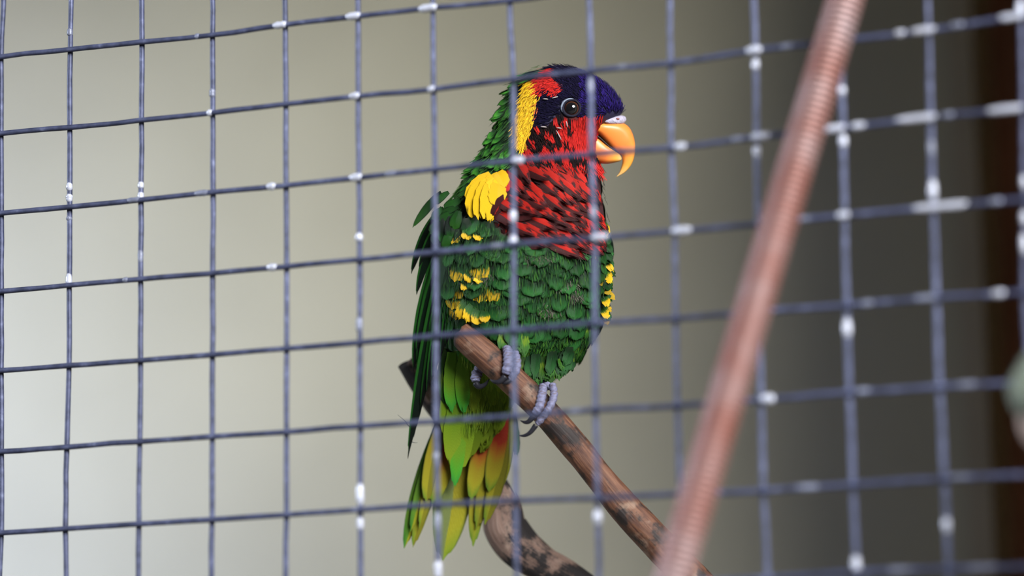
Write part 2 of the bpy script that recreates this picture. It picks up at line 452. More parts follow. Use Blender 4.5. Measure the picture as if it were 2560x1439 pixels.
wood2 = wood_mat('pale_peeling_wood', [(0.25, (0.15, 0.085, 0.06)), (0.5, (0.28, 0.18, 0.14)), (0.75, (0.38, 0.28, 0.23))], (0.018, 0.014, 0.014), 0.455, pscale=60, rough=0.75)
FB = [(1151,834,-120,31),(1190,868,-124,35),(1237,909,-128,36),(1322,987,-132,35),(1377,1046,-134,34),(1443,1121,-136,36),(1494,1186,-138,35),
      (1551,1256,-140,38),(1600,1310,-142,41),(1655,1368,-145,42),(1722,1440,-148,44),(1860,1590,-150,48),(2100,1850,-150,52)]
fb = link('perch_branch', branch_mesh('perch_branch', FB, wood1, seed=1.7, n=190, crack=(62, 108, 4.4, 4.9),
          end_fn=lambda a: 0.22 * math.cos(2 * (a - 0.9)) + 0.12 * math.cos(3 * a)))
fb['label'] = 'smooth brown bare branch with a broken end that the parrot grips'; fb['category'] = 'branch'
BB = [(1027,899,170,36),(1052,935,168,40),(1085,985,165,41),(1130,1050,162,40),(1190,1140,158,41),(1226,1212,155,43),(1254,1270,150,50),(1262,1318,148,56),
      (1298,1366,146,54),(1352,1405,144,47),(1410,1440,142,46),(1480,1490,140,48),(1640,1600,130,52),(1900,1830,120,56)]
bb = link('rear_branch', branch_mesh('rear_branch', BB, wood2, seed=6.1, n=170, lump=0.10, end_fn=lambda a: 0.15 * math.cos(a * 2)))
bb['label'] = 'pale knobbly branch with black bark patches passing behind the tail'; bb['category'] = 'branch'
# lichen-spotted branch end at the right, in front of the mesh
lic = wood_mat('lichen_wood', [(0.3, (0.12, 0.08, 0.065)), (0.6, (0.22, 0.16, 0.13))], (0.10, 0.08, 0.06), 0.58, pscale=90, rough=0.85)
def N(px, py, d): return P(px, py, d * CELL)
q = catmull([(*N(2596, 1002, 28.6), 0.0082), (*N(2606, 1026, 28.6), 0.0088), (*N(2640, 1075, 28.5), 0.0088), (*N(2760, 1180, 28.0), 0.009), (*N(2950, 1320, 27.2), 0.0095), (*N(3350, 1750, 25.4), 0.0105), (*N(3700, 2500, 23.6), 0.012)], 90)
vs, fs, uv = tube([Vector(p[:3]) for p in q], [p[3] * (1 if i > 2 else (0.55, 0.8, 0.93)[i]) for i, p in enumerate(q)], 24,
                  shape=lambda i, a: 1 + 0.16 * noise.noise(Vector((math.cos(a) * 1.4, math.sin(a) * 1.4, i * 0.22))))
me = mesh_from('stub_branch', vs, fs, (lic,), uvs=uv); me.attributes.new('crack', 'FLOAT', 'POINT')
sb = link('stub_branch', me)
q = catmull([(*N(2672, 905, 28.5), 0.003), (*N(2630, 925, 28.45), 0.0075), (*N(2596, 962, 28.4), 0.0088), (*N(2594, 1000, 28.4), 0.0080), (*N(2610, 1030, 28.4), 0.0045)], 22)
vs, fs, uv = tube([Vector(p[:3]) for p in q], [p[3] for p in q], 22, shape=lambda i, a: 1 + 0.14 * noise.noise(Vector((math.cos(a) * 1.8, math.sin(a) * 1.8, i * 0.3))))
link('lichen_patch', mesh_from('lichen_patch', vs, fs, (plain('lichen', (0.085, 0.10, 0.072), 0.9, 0, 0.45, 160, 0.6),), uvs=uv), sb)['label'] = 'grey-green lichen'
sb['label'] = 'blurred lichen-green and tan branch end before the mesh at the right edge'; sb['category'] = 'branch'

# ------------------------------------------------------------------ the parrot: body surface
PROF = np.array([  # y, left x, right x, half depth, depth of the axis
 (163,1385,1405,10,0),(170,1352,1445,36,0),(184,1322,1482,62,0),(204,1300,1516,80,0),(230,1280,1543,92,0),(260,1266,1560,98,0),(284,1258,1562,100,0),
 (300,1252,1535,100,0),(320,1246,1508,100,0),(350,1232,1498,102,0),(385,1212,1497,106,0),(410,1196,1502,110,0),(440,1178,1502,116,0),(480,1150,1505,128,0),
 (520,1122,1511,140,0),(560,1104,1515,148,0),(600,1092,1517,153,0),(650,1084,1519,156,2),(700,1082,1518,154,5),(750,1084,1512,148,10),(800,1088,1500,138,16),
 (850,1096,1477,122,24),(900,1104,1443,100,34),(930,1108,1405,86,40),(955,1110,1352,76,44),(985,1112,1300,68,46),(1020,1112,1282,60,48),(1060,1114,1262,48,50),(1100,1124,1232,34,52),(1125,1140,1205,18,54)], float)
ys = np.arange(163, 1126)
tab = np.array([np.interp(ys, PROF[:, 0], PROF[:, c]) for c in range(1, 5)])
for c in range(4):
    for _ in range(2):
        pad = np.pad(tab[c], 9, mode='edge'); tab[c] = np.convolve(pad, np.ones(19) / 19, 'valid')
tab[0, 0], tab[1, 0], tab[2, 0] = 1388, 1402, 8
def ring(y):
    i = np.clip(y - 163, 0, len(ys) - 1)
    xl, xr, b, wc = (np.interp(i, np.arange(len(ys)), tab[c]) for c in range(4))
    return (xl + xr) / 2, max((xr - xl) / 2, 1), b, wc
def surf_t(y, th):
    cx, a, b, wc = ring(y)
    return B(cx + a * math.cos(th), y, wc + b * math.sin(th))
def theta(px, py, front=True):
    cx, a, b, wc = ring(py)
    s = max(-0.985, min(0.985, (px - cx) / a))
    return (-math.acos(s)) if front else math.acos(s)
def surf(px, py, front=True):
    th = theta(px, py, front)
    p = surf_t(py, th)
    dt = surf_t(py, th + 0.02) - surf_t(py, th - 0.02)
    dy = surf_t(min(py + 6, 1124), th) - surf_t(max(py - 6, 164), th)
    n = dt.cross(dy).normalized()
    cx, a, b, wc = ring(py)
    out = (p - B(cx, py, wc))
    if n.dot(out) < 0: n = -n
    return p, n
def inside(poly, x, y):
    r = False; j = len(poly) - 1
    for i in range(len(poly)):
        xi, yi = poly[i]; xj, yj = poly[j]
        if (yi > y) != (yj > y) and x < (xj - xi) * (y - yi) / (yj - yi) + xi: r = not r
        j = i
    return r
Z_YELLOW = [(1313,200),(1340,202),(1346,232),(1350,250),(1340,275),(1338,300),(1330,322),(1322,335),(1316,352),(1312,374),(1298,366),(1290,340),(1284,318),(1294,290),(1300,262),(1306,232)]
Z_REDPATCH = [(1336,200),(1352,190),(1362,172),(1386,172),(1388,196),(1402,214),(1416,226),(1398,226),(1392,240),(1378,226),(1368,218),(1360,230),(1346,232)]
Z_CHEEK = [(1402,288),(1440,292),(1462,293),(1515,296),(1508,325),(1496,336),(1490,420),(1320,420),(1296,390),(1305,362),(1318,345),(1330,318),(1352,322),(1372,320),(1388,300)]
Z_NAPE = [(1318,168),(1350,160),(1366,172),(1340,198),(1312,202),(1300,240),(1288,290),(1282,320),(1290,345),(1297,372),(1300,400),(1290,420),(1250,424),(1150,440),(1180,360),(1220,290),(1270,205)]
Z_BREAST = [(1300,396),(1480,416),(1512,430),(1520,620),(1508,634),(1440,632),(1400,622),(1330,612),(1270,590),(1232,560),(1234,520),(1262,490),(1258,440),(1290,420)]
def zone(x, y):
    if y < 425:
        if inside(Z_YELLOW, x, y): return 'yellow'
        if inside(Z_REDPATCH, x, y): return 'redpatch'
        if inside(Z_CHEEK, x, y): return 'cheek'
        if inside(Z_NAPE, x, y) or x < 1300 - max(0, (y - 330)) * 0.1: return 'nape'
        if y < 330: return 'crown'
        return 'cheek'
    if inside(Z_BREAST, x, y): return 'breast'
    if y < 640 and x < 1236: return 'mantle'
    if y < 870: return 'belly'
    if x > 1290: return 'lower'
    return 'vent'
BASECOL = {'yellow': (0.55, 0.33, 0.01), 'redpatch': (0.35, 0.012, 0.008), 'cheek': (0.09, 0.005, 0.005), 'nape': (0.012, 0.05, 0.016), 'crown': (0.012, 0.010, 0.04),
           'breast': (0.05, 0.012, 0.014), 'mantle': (0.010, 0.030, 0.012), 'belly': (0.012, 0.055, 0.016), 'lower': (0.02, 0.085, 0.012), 'vent': (0.10, 0.19, 0.015)}

bird = empty('ornate_lorikeet', B(1330, 985, -40), 'green parrot with red breast, blue crown and orange beak perched on the branch', 'bird')
skin_m, nt, bs = new_mat('plumage_ground')
vc = node(nt, 'ShaderNodeVertexColor', layer_name='plumage'); nt.links.new(vc.outputs[0], bs.inputs['Base Color']); bs.inputs['Roughness'].default_value = 0.8
vs, fs, cols = [], [], []
RY = [163] + list(range(166, 200, 5)) + list(range(204, 1120, 9)) + [1124]; SG = 56
for y in RY:
    cx, a, b, wc = ring(y)
    for k in range(SG):
        th = 2 * math.pi * k / SG
        px = cx + a * math.cos(th)
        p = B(px, y, wc + b * math.sin(th)); p = B(cx, y, wc) + (p - B(cx, y, wc)) * 0.985
        vs.append(p)
        z = zone(px, y)
        if math.sin(th) > 0.35 and z in ('breast', 'belly', 'cheek', 'redpatch'): z = 'mantle' if y > 330 else z
        cols.append((*BASECOL[z], 1))
for i in range(len(RY) - 1):
    for k in range(SG):
        k2 = (k + 1) % SG
        fs.append((i * SG + k, (i + 1) * SG + k, (i + 1) * SG + k2, i * SG + k2))
fs.append(tuple(range(SG))); fs.append(tuple((len(RY) - 1) * SG + k for k in range(SG - 1, -1, -1)))
me = mesh_from('body', vs, fs, (skin_m,))
ca = me.color_attributes.new('plumage', 'FLOAT_COLOR', 'POINT'); ca.data.foreach_set('color', np.array(cols, np.float32).ravel())
link('body', me, bird)

# ------------------------------------------------------------------ feathers
def feather_shape(tip=0.5, root=0.45, nl=8, nw=6, ragged=0.05, camber=0.10, curl=0.06, seed=0, widest=0.6):
    """unit feather along +y, 1 wide; returns verts, faces, uvs. tip: 0 round .. 1 pointed"""
    r = random.Random(seed)
    vs, fs, uv = [], [], []
    for i in range(nl + 1):
        t = i / nl
        t = t ** 0.9
        if t < widest: wdt = root + (1 - root) * math.sin(math.pi / 2 * t / widest)
        else:
            s = (t - widest) / (1 - widest)
            wdt = (1 - s ** (2.6 - 1.2 * tip)) ** (0.5 + 0.35 * tip)
        if i == nl: wdt = 0.30 * (1 - tip) + 0.03
        for k in range(nw + 1):
            x = k / nw - 0.5
            e = abs(x) * 2
            tt = t + (r.uniform(-1, 1) * ragged if i >= nl - 1 else 0) - (0.10 * e * e * (1 - tip) if i == nl else 0)
            xx = x * wdt * (1 + (r.uniform(-1, 1) * ragged * 1.5 if e > 0.9 else 0))
            vs.append((xx, tt, camber * (0.25 - (x * wdt) ** 2 * 1.0) - camber * 0.25 + curl * (t - t * t * 1.6)))
            uv.append((k / nw, t))
    for i in range(nl):
        for k in range(nw):
            a = i * (nw + 1) + k
            fs.append((a, a + 1, a + nw + 2, a + nw + 1))
    return vs, fs, uv
def kind_meshes(name, mat, n=3, **kw):
    out = []
    for i in range(n):
        v, f, u = feather_shape(seed=i * 17 + len(name), **kw)
        out.append(mesh_from(name, v, f, (mat,), uvs=u))
    return out
BASE = bird.location.copy()
def put_feather(name, meshes, px, py, ang, ln, wd, lift=0.16, front=True, sink=0.02, roll=0.0, label=None):
    """one feather rooted on the body at (px, py), lying towards ang (degrees, 0 = right, 90 = down)"""
    p, n = surf(px, py, front)
    d3 = RIGHT * math.cos(math.radians(ang)) + DOWN * math.sin(math.radians(ang))
    t = d3 - n * d3.dot(n)
    if t.length < 0.15: t = DOWN - n * DOWN.dot(n)
    t.normalize()
    t = (t * math.cos(lift) + n * math.sin(lift)).normalized()
    x = t.cross(n).normalized(); z = x.cross(t)
    if roll: q = Matrix.Rotation(roll, 3, t); x = q @ x; z = q @ z
    o = bpy.data.objects.new(name, random.choice(meshes))
    COL.objects.link(o); o.parent = bird
    L, W = ln * U, wd * U
    org = p - n * (sink * L) - BASE
    o.matrix_local = Matrix(((x.x * W, t.x * L, z.x * L, org.x), (x.y * W, t.y * L, z.y * L, org.y), (x.z * W, t.z * L, z.z * L, org.z), (0, 0, 0, 1)))
    if label: o['label'] = label
    return o
def long_feather(name, mat, a, c, b, width, face=0.0, label=None, parent=bird, **kw):
    """a bespoke feather along the bend a-c-b, each (px, py, depth); face turns it about its shaft"""
    kw.setdefault('nl', 16); kw.setdefault('nw', 6)
    v, f, u = feather_shape(seed=int(a[0] + b[1]), **kw)
    A, C_, E = B(*a), B(*c), B(*b)
    out = []
    for x, t, z in v:
        p = A * (1 - t) ** 2 + C_ * (2 * t * (1 - t)) + E * (t * t)
        tg = ((C_ - A) * (1 - t) + (E - C_) * t).normalized()
        nn = -FWD - tg * (-FWD).dot(tg); nn.normalize()
        nn = Matrix.Rotation(face, 3, tg) @ nn
        s = tg.cross(nn)
        out.append(p + s * (x * width * U) + nn * (z * width * U))
    o = link(name, mesh_from(name, out, f, (mat,), uvs=u), parent)
    if label: o['label'] = label
    return o
def scatter(poly, sx, sy, jit=0.35, skew=0.5):
    """staggered rows over a polygon"""
    xs = [p[0] for p in poly]; ysp = [p[1] for p in poly]
    pts = []; r = 0; y = min(ysp)
    while y < max(ysp):
        x = min(xs) + (r % 2) * sx * skew
        while x < max(xs):
            q = (x + random.uniform(-jit, jit) * sx, y + random.uniform(-jit, jit) * sy)
            if inside(poly, *q): pts.append(q)
            x += sx
        y += sy; r += 1
    return pts

G_DK, G_MD, G_BR = (0.006, 0.028, 0.009), (0.018, 0.115, 0.028), (0.05, 0.23, 0.03)
M = {}
M['belly'] = feather_mat('belly_green', [(0.0, (0.02, 0.025, 0.015)), (0.40, (0.005, 0.020, 0.006)), (0.66, (0.013, 0.078, 0.016)), (0.9, (0.025, 0.130, 0.026)), (1.0, (0.016, 0.08, 0.016))], edge=(0.005, 0.028, 0.007), edge_at=0.44, barb=0.6, wob=0.22, spec=0.2, var=0.4)  # dark roots and margins also hold painted shade between the feathers
M['belly_y'] = feather_mat('flank_yellow_tip', [(0.0, (0.02, 0.03, 0.012)), (0.42, (0.012, 0.065, 0.014)), (0.60, (0.05, 0.12, 0.014)), (0.70, (0.68, 0.42, 0.012)), (1.0, (0.74, 0.47, 0.015))], barb=0.35, spec=0.2, wob=0.2)
M['yellow'] = feather_mat('yellow_feather', [(0.0, (0.60, 0.35, 0.008)), (1.0, (0.74, 0.47, 0.012))], barb=0.15, var=0.06, spec=0.15)
M['lower'] = feather_mat('lower_belly_green', [(0.0, (0.012, 0.03, 0.008)), (0.42, (0.012, 0.055, 0.012)), (0.60, (0.13, 0.22, 0.014)), (0.74, (0.03, 0.12, 0.014)), (1.0, (0.014, 0.08, 0.012))], wob=0.3, barb=0.55, spec=0.2, var=0.45)
M['vent'] = feather_mat('lime_vent', [(0.0, (0.08, 0.18, 0.014)), (0.5, (0.17, 0.29, 0.016)), (1.0, (0.24, 0.34, 0.022))], var=0.25, spec=0.15, barb=0.35)
M['nape'] = feather_mat('nape_green', [(0.0, (0.006, 0.008, 0.005)), (0.46, (0.006, 0.018, 0.006)), (0.64, (0.016, 0.10, 0.012)), (0.86, (0.055, 0.25, 0.022)), (1.0, (0.025, 0.10, 0.012))], edge=(0.006, 0.026, 0.006), edge_at=0.44, rough=0.45, spec=0.2, var=0.5)
M['mantle'] = feather_mat('mantle_green', [(0.0, (0.006, 0.008, 0.006)), (0.54, (0.006, 0.016, 0.007)), (0.72, (0.012, 0.075, 0.011)), (0.92, (0.042, 0.22, 0.022)), (1.0, (0.016, 0.07, 0.010))], edge=(0.006, 0.012, 0.006), edge_at=0.38, rough=0.45, spec=0.2, var=0.5)
M['breast'] = feather_mat('breast_red_black', [(0.0, (0.012, 0.009, 0.010)), (0.16, (0.016, 0.009, 0.010)), (0.28, (0.32, 0.012, 0.008)), (0.84, (0.48, 0.020, 0.013)), (0.92, (0.06, 0.010, 0.011)), (1.0, (0.014, 0.011, 0.012))], half=((0.013, 0.010, 0.011), -1.0, 0.50), var=0.22, wob=0.16, barb=0.45, spec=0.15)
M['red'] = feather_mat('cheek_red', [(0.0, (0.07, 0.004, 0.004)), (0.4, (0.36, 0.010, 0.008)), (1.0, (0.50, 0.016, 0.012))], island=True, var=0.3, barb=0.1, spec=0.12)
M['redblack'] = feather_mat('cheek_black', [(0.0, (0.008, 0.005, 0.006)), (1.0, (0.013, 0.008, 0.008))], island=True, barb=0.1, rough=0.8, spec=0.06)
M['crown'] = feather_mat('crown_blue', [(0.0, (0.003, 0.0025, 0.006)), (0.5, (0.0045, 0.0038, 0.013)), (1.0, (0.008, 0.006, 0.026))], island=True, rough=0.8, barb=0.1, var=0.5, spec=0.06)
M['violet'] = feather_mat('forehead_violet', [(0.0, (0.004, 0.003, 0.018)), (0.5, (0.010, 0.005, 0.055)), (1.0, (0.022, 0.012, 0.12))], island=True, rough=0.8, barb=0.1, var=0.6, spec=0.06)
M['fyellow'] = feather_mat('neck_yellow', [(0.0, (0.55, 0.26, 0.008)), (0.5, (0.76, 0.44, 0.010)), (1.0, (0.80, 0.50, 0.014))], island=True, barb=0.1, var=0.18, spec=0.2)
M['orange'] = feather_mat('orange_fringe', [(0.0, (0.5, 0.03, 0.01)), (1.0, (0.72, 0.14, 0.01))], island=True, barb=0.1, var=0.2)
M['grey'] = feather_mat('grey_down', [(0.0, (0.05, 0.05, 0.04)), (1.0, (0.13, 0.115, 0.095))], island=True, var=0.4, barb=0.1, spec=0.1)
M['flight'] = feather_mat('flight_green_black', [(0.0, (0.004, 0.009, 0.005)), (0.7, (0.004, 0.010, 0.005)), (1.0, (0.006, 0.007, 0.006))], half=((0.016, 0.090, 0.012), -1.0, 0.76), rough=0.7, spec=0.03, var=0.4, wob=0.05)
M['flightg'] = feather_mat('flight_bright_green', [(0.0, (0.005, 0.028, 0.006)), (0.6, (0.016, 0.085, 0.010)), (1.0, (0.032, 0.145, 0.014))], edge=(0.004, 0.014, 0.005), edge_at=0.42, rough=0.55, spec=0.12, var=0.4, barb=0.5)
M['tail'] = feather_mat('tail_yellow', [(0.0, (0.24, 0.18, 0.012)), (0.5, (0.27, 0.22, 0.015)), (0.85, (0.30, 0.28, 0.018)), (1.0, (0.13, 0.22, 0.02))], half=((0.17, 0.16, 0.012), 1.0), edge=(0.04, 0.055, 0.012), edge_at=0.47, var=0.12, wob=0.05, barb=0.2, spec=0.2)
M['tailr'] = feather_mat('tail_red_base', [(0.0, (0.30, 0.016, 0.012)), (0.42, (0.31, 0.024, 0.012)), (0.56, (0.34, 0.15, 0.015)), (0.66, (0.30, 0.23, 0.016)), (0.85, (0.30, 0.28, 0.018)), (1.0, (0.12, 0.22, 0.02))], edge=(0.05, 0.065, 0.012), edge_at=0.48, var=0.10, wob=0.05, barb=0.2, spec=0.2)
M['tailg'] = feather_mat('tail_green_edge', [(0.0, (0.015, 0.05, 0.012)), (0.5, (0.05, 0.12, 0.015)), (0.85, (0.10, 0.21, 0.02)), (1.0, (0.04, 0.17, 0.02))], half=((0.27, 0.27, 0.015), 1.0, 0.42), edge=(0.02, 0.05, 0.01), edge_at=0.47, var=0.12, wob=0.05, barb=0.2, spec=0.2)
M['tailc'] = feather_mat('tail_centre', [(0.0, (0.12, 0.10, 0.01)), (0.35, (0.23, 0.19, 0.012)), (0.8, (0.29, 0.28, 0.016)), (1.0, (0.17, 0.25, 0.02))], half=((0.14, 0.18, 0.06), -1.0), edge=(0.04, 0.07, 0.02), edge_at=0.485, var=0.05, wob=0.03, barb=0.2, spec=0.2)  # grey-green vane: glare of the wire in front, put into the colour
M['lime'] = feather_mat('lime_covert', [(0.0, (0.10, 0.28, 0.018)), (0.6, (0.17, 0.34, 0.02)), (0.85, (0.09, 0.40, 0.03)), (1.0, (0.045, 0.34, 0.045))], var=0.08, wob=0.05, barb=0.3, spec=0.2)

M['fresh'] = feather_mat('fresh_green', [(0.0, (0.02, 0.09, 0.012)), (0.5, (0.04, 0.20, 0.018)), (1.0, (0.08, 0.32, 0.025))], var=0.35, spec=0.15, barb=0.4)
K = {k: kind_meshes(n, M[k], **kw) for k, n, kw in (
 ('belly', 'belly_feather', dict(tip=0.05, ragged=0.035, widest=0.62, nw=10)), ('belly_y', 'flank_feather', dict(tip=0.05, ragged=0.05, widest=0.62, nw=12)),
 ('yellow', 'shoulder_feather', dict(tip=0.2, ragged=0.04)), ('lower', 'lower_belly_feather', dict(tip=0.15, ragged=0.13, nw=12)), ('fresh', 'fresh_green_feather', dict(tip=0.3, ragged=0.10, nw=12)), ('vent', 'vent_feather', dict(tip=0.3, ragged=0.10, nw=12)),
 ('nape', 'nape_feather', dict(tip=0.5, ragged=0.08, nw=8)), ('mantle', 'mantle_feather', dict(tip=0.5, ragged=0.06, nw=8)), ('breast', 'breast_feather', dict(tip=0.45, ragged=0.10, nw=10)), ('flightg', 'covert_feather', dict(tip=0.1, ragged=0.03)))}

# belly
Z_BELLY = [(1150,560),(1236,556),(1262,588),(1330,606),(1440,622),(1510,628),(1522,700),(1516,760),(1500,800),(1470,850),(1440,868),(1300,868),(1240,850),(1120,850),(1110,760),(1120,640)]
for x, y in scatter(Z_BELLY, 33, 27):
    flank = x < 1215 and (570 < y < 590 or 650 < y < 690 or 705 < y < 725 or 735 < y < 800) and random.random() < 0.62
    band = 1200 < x < 1255 and 700 < y < 735
    ang = 90 + (x - 1310) * -0.02 + random.gauss(0, 9)
    if flank or band:
        put_feather('flank_feather', K['belly_y'], x, y - 26, ang + 4, random.uniform(48, 60), random.uniform(42, 56), lift=0.14, label='green feather with yellow tip')
    else:
        put_feather('belly_feather', K['belly'], x, y - 30, ang, random.uniform(52, 66), random.uniform(42, 58), lift=random.uniform(0.10, 0.26))
for x, y in scatter([(1488,540),(1518,548),(1524,640),(1524,720),(1514,776),(1492,790),(1488,640)], 17, 21):
    put_feather('flank_feather', K['belly_y'] if random.random() < 0.6 else K['belly'], x, y - 10, 70 + random.gauss(0, 8), 36, 24, lift=0.22)
# lower belly
for x, y in scatter([(1236,836),(1310,836),(1486,826),(1462,876),(1436,915),(1400,945),(1345,962),(1305,930),(1270,880)], 24, 18):
    put_feather('lower_belly_feather', K['lower'], x, y - 22, 98 + (x - 1370) * -0.05 + random.gauss(0, 10), random.uniform(38, 52), random.uniform(26, 36), lift=random.uniform(0.12, 0.32))
# vent and undertail
for x, y in scatter([(1104,850),(1240,850),(1290,940),(1290,1000),(1270,1050),(1220,1090),(1140,1090),(1110,1030),(1100,940)], 26, 26):
    put_feather('vent_feather', K['vent'] if y > 950 or x > 1180 else K['fresh'], x, y - 26, 92 + random.gauss(0, 7), random.uniform(62, 84), random.uniform(30, 40), lift=0.07)
# nape ruff
for x, y in scatter(Z_NAPE, 21, 15, jit=0.3):
    f = min(1, max(0, (1310 - x) / 110))
    ang = 128 + f * 18 + random.gauss(0, 9) - (y < 215) * -22
    put_feather('nape_feather', K['nape'], x, y, ang, random.uniform(40, 58), random.uniform(17, 25), lift=0.16 + 0.42 * f * random.random(), roll=random.gauss(0, 0.25))
for k in range(26):                      # ruff along the back contour
    y = 186 + k * 10; cx, a, b, wc = ring(y)
    for th in (math.pi - 0.1, math.pi + 0.35):
        put_feather('nape_feather', K['nape'], cx + a * math.cos(th), y, 150 + random.gauss(0, 12), random.uniform(38, 58), random.uniform(15, 23), lift=random.uniform(0.2, 0.65), front=math.sin(th) < 0, roll=random.gauss(0, 0.5))
# far side of neck, mantle and back: plain green
for y in range(200, 860, 26):
    cx, a, b, wc = ring(y)
    for j in range(9):
        th = 0.25 + (math.pi - 0.4) * (j + 0.5 * (y // 26 % 2)) / 9
        if th > math.pi - 0.05 or (y < 425 and math.cos(th) > 0.1): continue
        put_feather('mantle_feather', K['mantle'] if y > 430 else K['nape'], cx + a * math.cos(th), y, 95 + random.gauss(0, 8), random.uniform(60, 78), random.uniform(36, 46), lift=0.12, front=False)
# breast: rows that sweep from the neck side down to the right
for x, y in scatter(Z_BREAST, 44, 15, jit=0.34):
    f = min(1, max(0, (y - 400) / 200)); g = min(1, max(0, (x - 1260) / 240))
    ang = 47 - 27 * f + 10 * g * g + random.gauss(0, 6)
    put_feather('breast_feather', K['breast'], x - 34, y - 20, ang, random.uniform(98, 126) * (0.66 if x > 1455 else 0.85 if x > 1400 else 1), random.uniform(25, 34), lift=random.uniform(0.06, 0.12), roll=random.uniform(-0.1, 0.2))
# mantle between neck and wing
for x, y in scatter([(1112,446),(1160,424),(1240,412),(1290,414),(1250,436),(1205,448),(1170,480),(1160,530),(1120,570),(1080,560),(1086,490)], 17, 13):
    put_feather('mantle_feather', K['mantle'], x + 16, y - 8, 148 + random.gauss(0, 9) - max(0, y - 490) * 0.35, random.uniform(54, 76), random.uniform(15, 23), lift=random.uniform(0.10, 0.26))
# yellow shoulder patch
for a, c, b, wd in (((1232,442,-118),(1196,470,-128),(1180,541,-122),38), ((1236,444,-122),(1206,480,-134),(1201,548,-131),36), ((1240,446,-126),(1226,490,-140),(1224,552,-138),38),
                    ((1246,448,-128),(1244,480,-139),(1242,516,-140),30), ((1226,440,-114),(1186,462,-122),(1174,512,-116),30), ((1244,430,-122),(1250,440,-130),(1262,466,-134),28), ((1232,434,-118),(1238,446,-132),(1236,476,-134),26)):
    long_feather('shoulder_feather', M['yellow'], a, c, b, wd * 1.45, tip=0.3, nl=10, nw=10, ragged=0.07, camber=0.02, curl=0.02, root=0.6)
for a, c, b, wd in (((1276,486,-134),(1250,500,-143),(1231,546,-138),30), ((1280,500,-136),(1256,520,-146),(1243,570,-142),28), ((1290,520,-140),(1268,540,-149),(1262,588,-146),28), ((1284,560,-146),(1276,580,-153),(1290,606,-154),26), ((1262,440,-124),(1266,460,-134),(1262,484,-136),22)):
    long_feather('breast_feather', M['breast'], a, c, b, wd, tip=0.3, nl=10, ragged=0.04)
# the grey down showing between belly feathers
def sliver_mesh(name, mat, items, parent=bird, up=0.3):
    """many tiny feathers in one mesh: items of (px, py, angle, length, width, lift, front)"""
    vs, fs, uv = [], [], []
    for px, py, ang, ln, wd, lift, front in items:
        p, n = surf(px, py, front)
        d3 = RIGHT * math.cos(math.radians(ang)) + DOWN * math.sin(math.radians(ang))
        t = d3 - n * d3.dot(n)
        if t.length < 0.1: t = DOWN - n * DOWN.dot(n)
        t.normalize(); x = t.cross(n)
        s = len(vs)
        for i, (v, w, h) in enumerate(((0, 0.5, -0.05), (0.35, 1.0, 0.6), (0.72, 0.8, 1.0), (1.0, 0.12, 1.1))):
            c = p + t * (ln * U * v) + n * (ln * U * math.sin(lift) * h * v + up * U)
            for e in (-1, 0, 1):
                vs.append(c + x * (e * wd * U * 0.5 * w) + n * ((0.18 * wd * U) * (1 - e * e))); uv.append((0.5 + e * 0.5, v))
        for i in range(3):
            for k in range(2):
                a = s + i * 3 + k; fs.append((a, a + 1, a + 4, a + 3))
    o = link(name, mesh_from(name, vs, fs, (mat,), uvs=uv), parent); o['kind'] = 'stuff'
    return o
it = []
for cx, cy, rx, ry, n in ((1350,645,34,10,130),(1205,694,26,12,130),(1420,716,26,10,110),(1438,742,10,16,70),(1372,778,30,12,130),(1512,742,8,20,60),(1440,632,24,8,60)):
    for _ in range(n):
        it.append((cx + random.gauss(0, 0.5) * rx, cy - 14 + random.gauss(0, 0.5) * ry, random.gauss(92, 25), random.uniform(14, 30), random.uniform(1.6, 3.0), random.uniform(0.25, 0.5), True))
sliver_mesh('belly_down', M['grey'], it)['label'] = 'grey down between the green belly feathers'

# loose barbs that soften the feather edges
def barbs(poly, n, angf, l0, l1, w0, w1):
    xs = [p[0] for p in poly]; yy = [p[1] for p in poly]; out = []
    while len(out) < n:
        q = (random.uniform(min(xs), max(xs)), random.uniform(min(yy), max(yy)))
        if inside(poly, *q): out.append((q[0], q[1], angf(*q) + random.gauss(0, 9), random.uniform(l0, l1), random.uniform(w0, w1), random.uniform(0.05, 0.22), True))
    return out
Z_LOWER = [(1236,836),(1310,836),(1486,826),(1462,876),(1436,915),(1400,948),(1345,962),(1305,930),(1270,880)]
bm_g = feather_mat('barb_dark_green', [(0.0, (0.004, 0.018, 0.006)), (1.0, (0.010, 0.055, 0.012))], island=True, var=0.6, barb=0.0, spec=0.2)
bm_l = feather_mat('barb_light_green', [(0.0, (0.010, 0.06, 0.010)), (1.0, (0.05, 0.15, 0.018))], island=True, var=0.6, barb=0.0, spec=0.2)
bm_v = feather_mat('barb_lime', [(0.0, (0.09, 0.20, 0.012)), (1.0, (0.20, 0.31, 0.018))], island=True, var=0.4, barb=0.0, spec=0.2)
bm_k = feather_mat('barb_black', [(0.0, (0.012, 0.009, 0.009)), (1.0, (0.018, 0.013, 0.013))], island=True, var=0.4, barb=0.0, spec=0.2)
dn = lambda x, y: 90 + (x - 1310) * -0.03
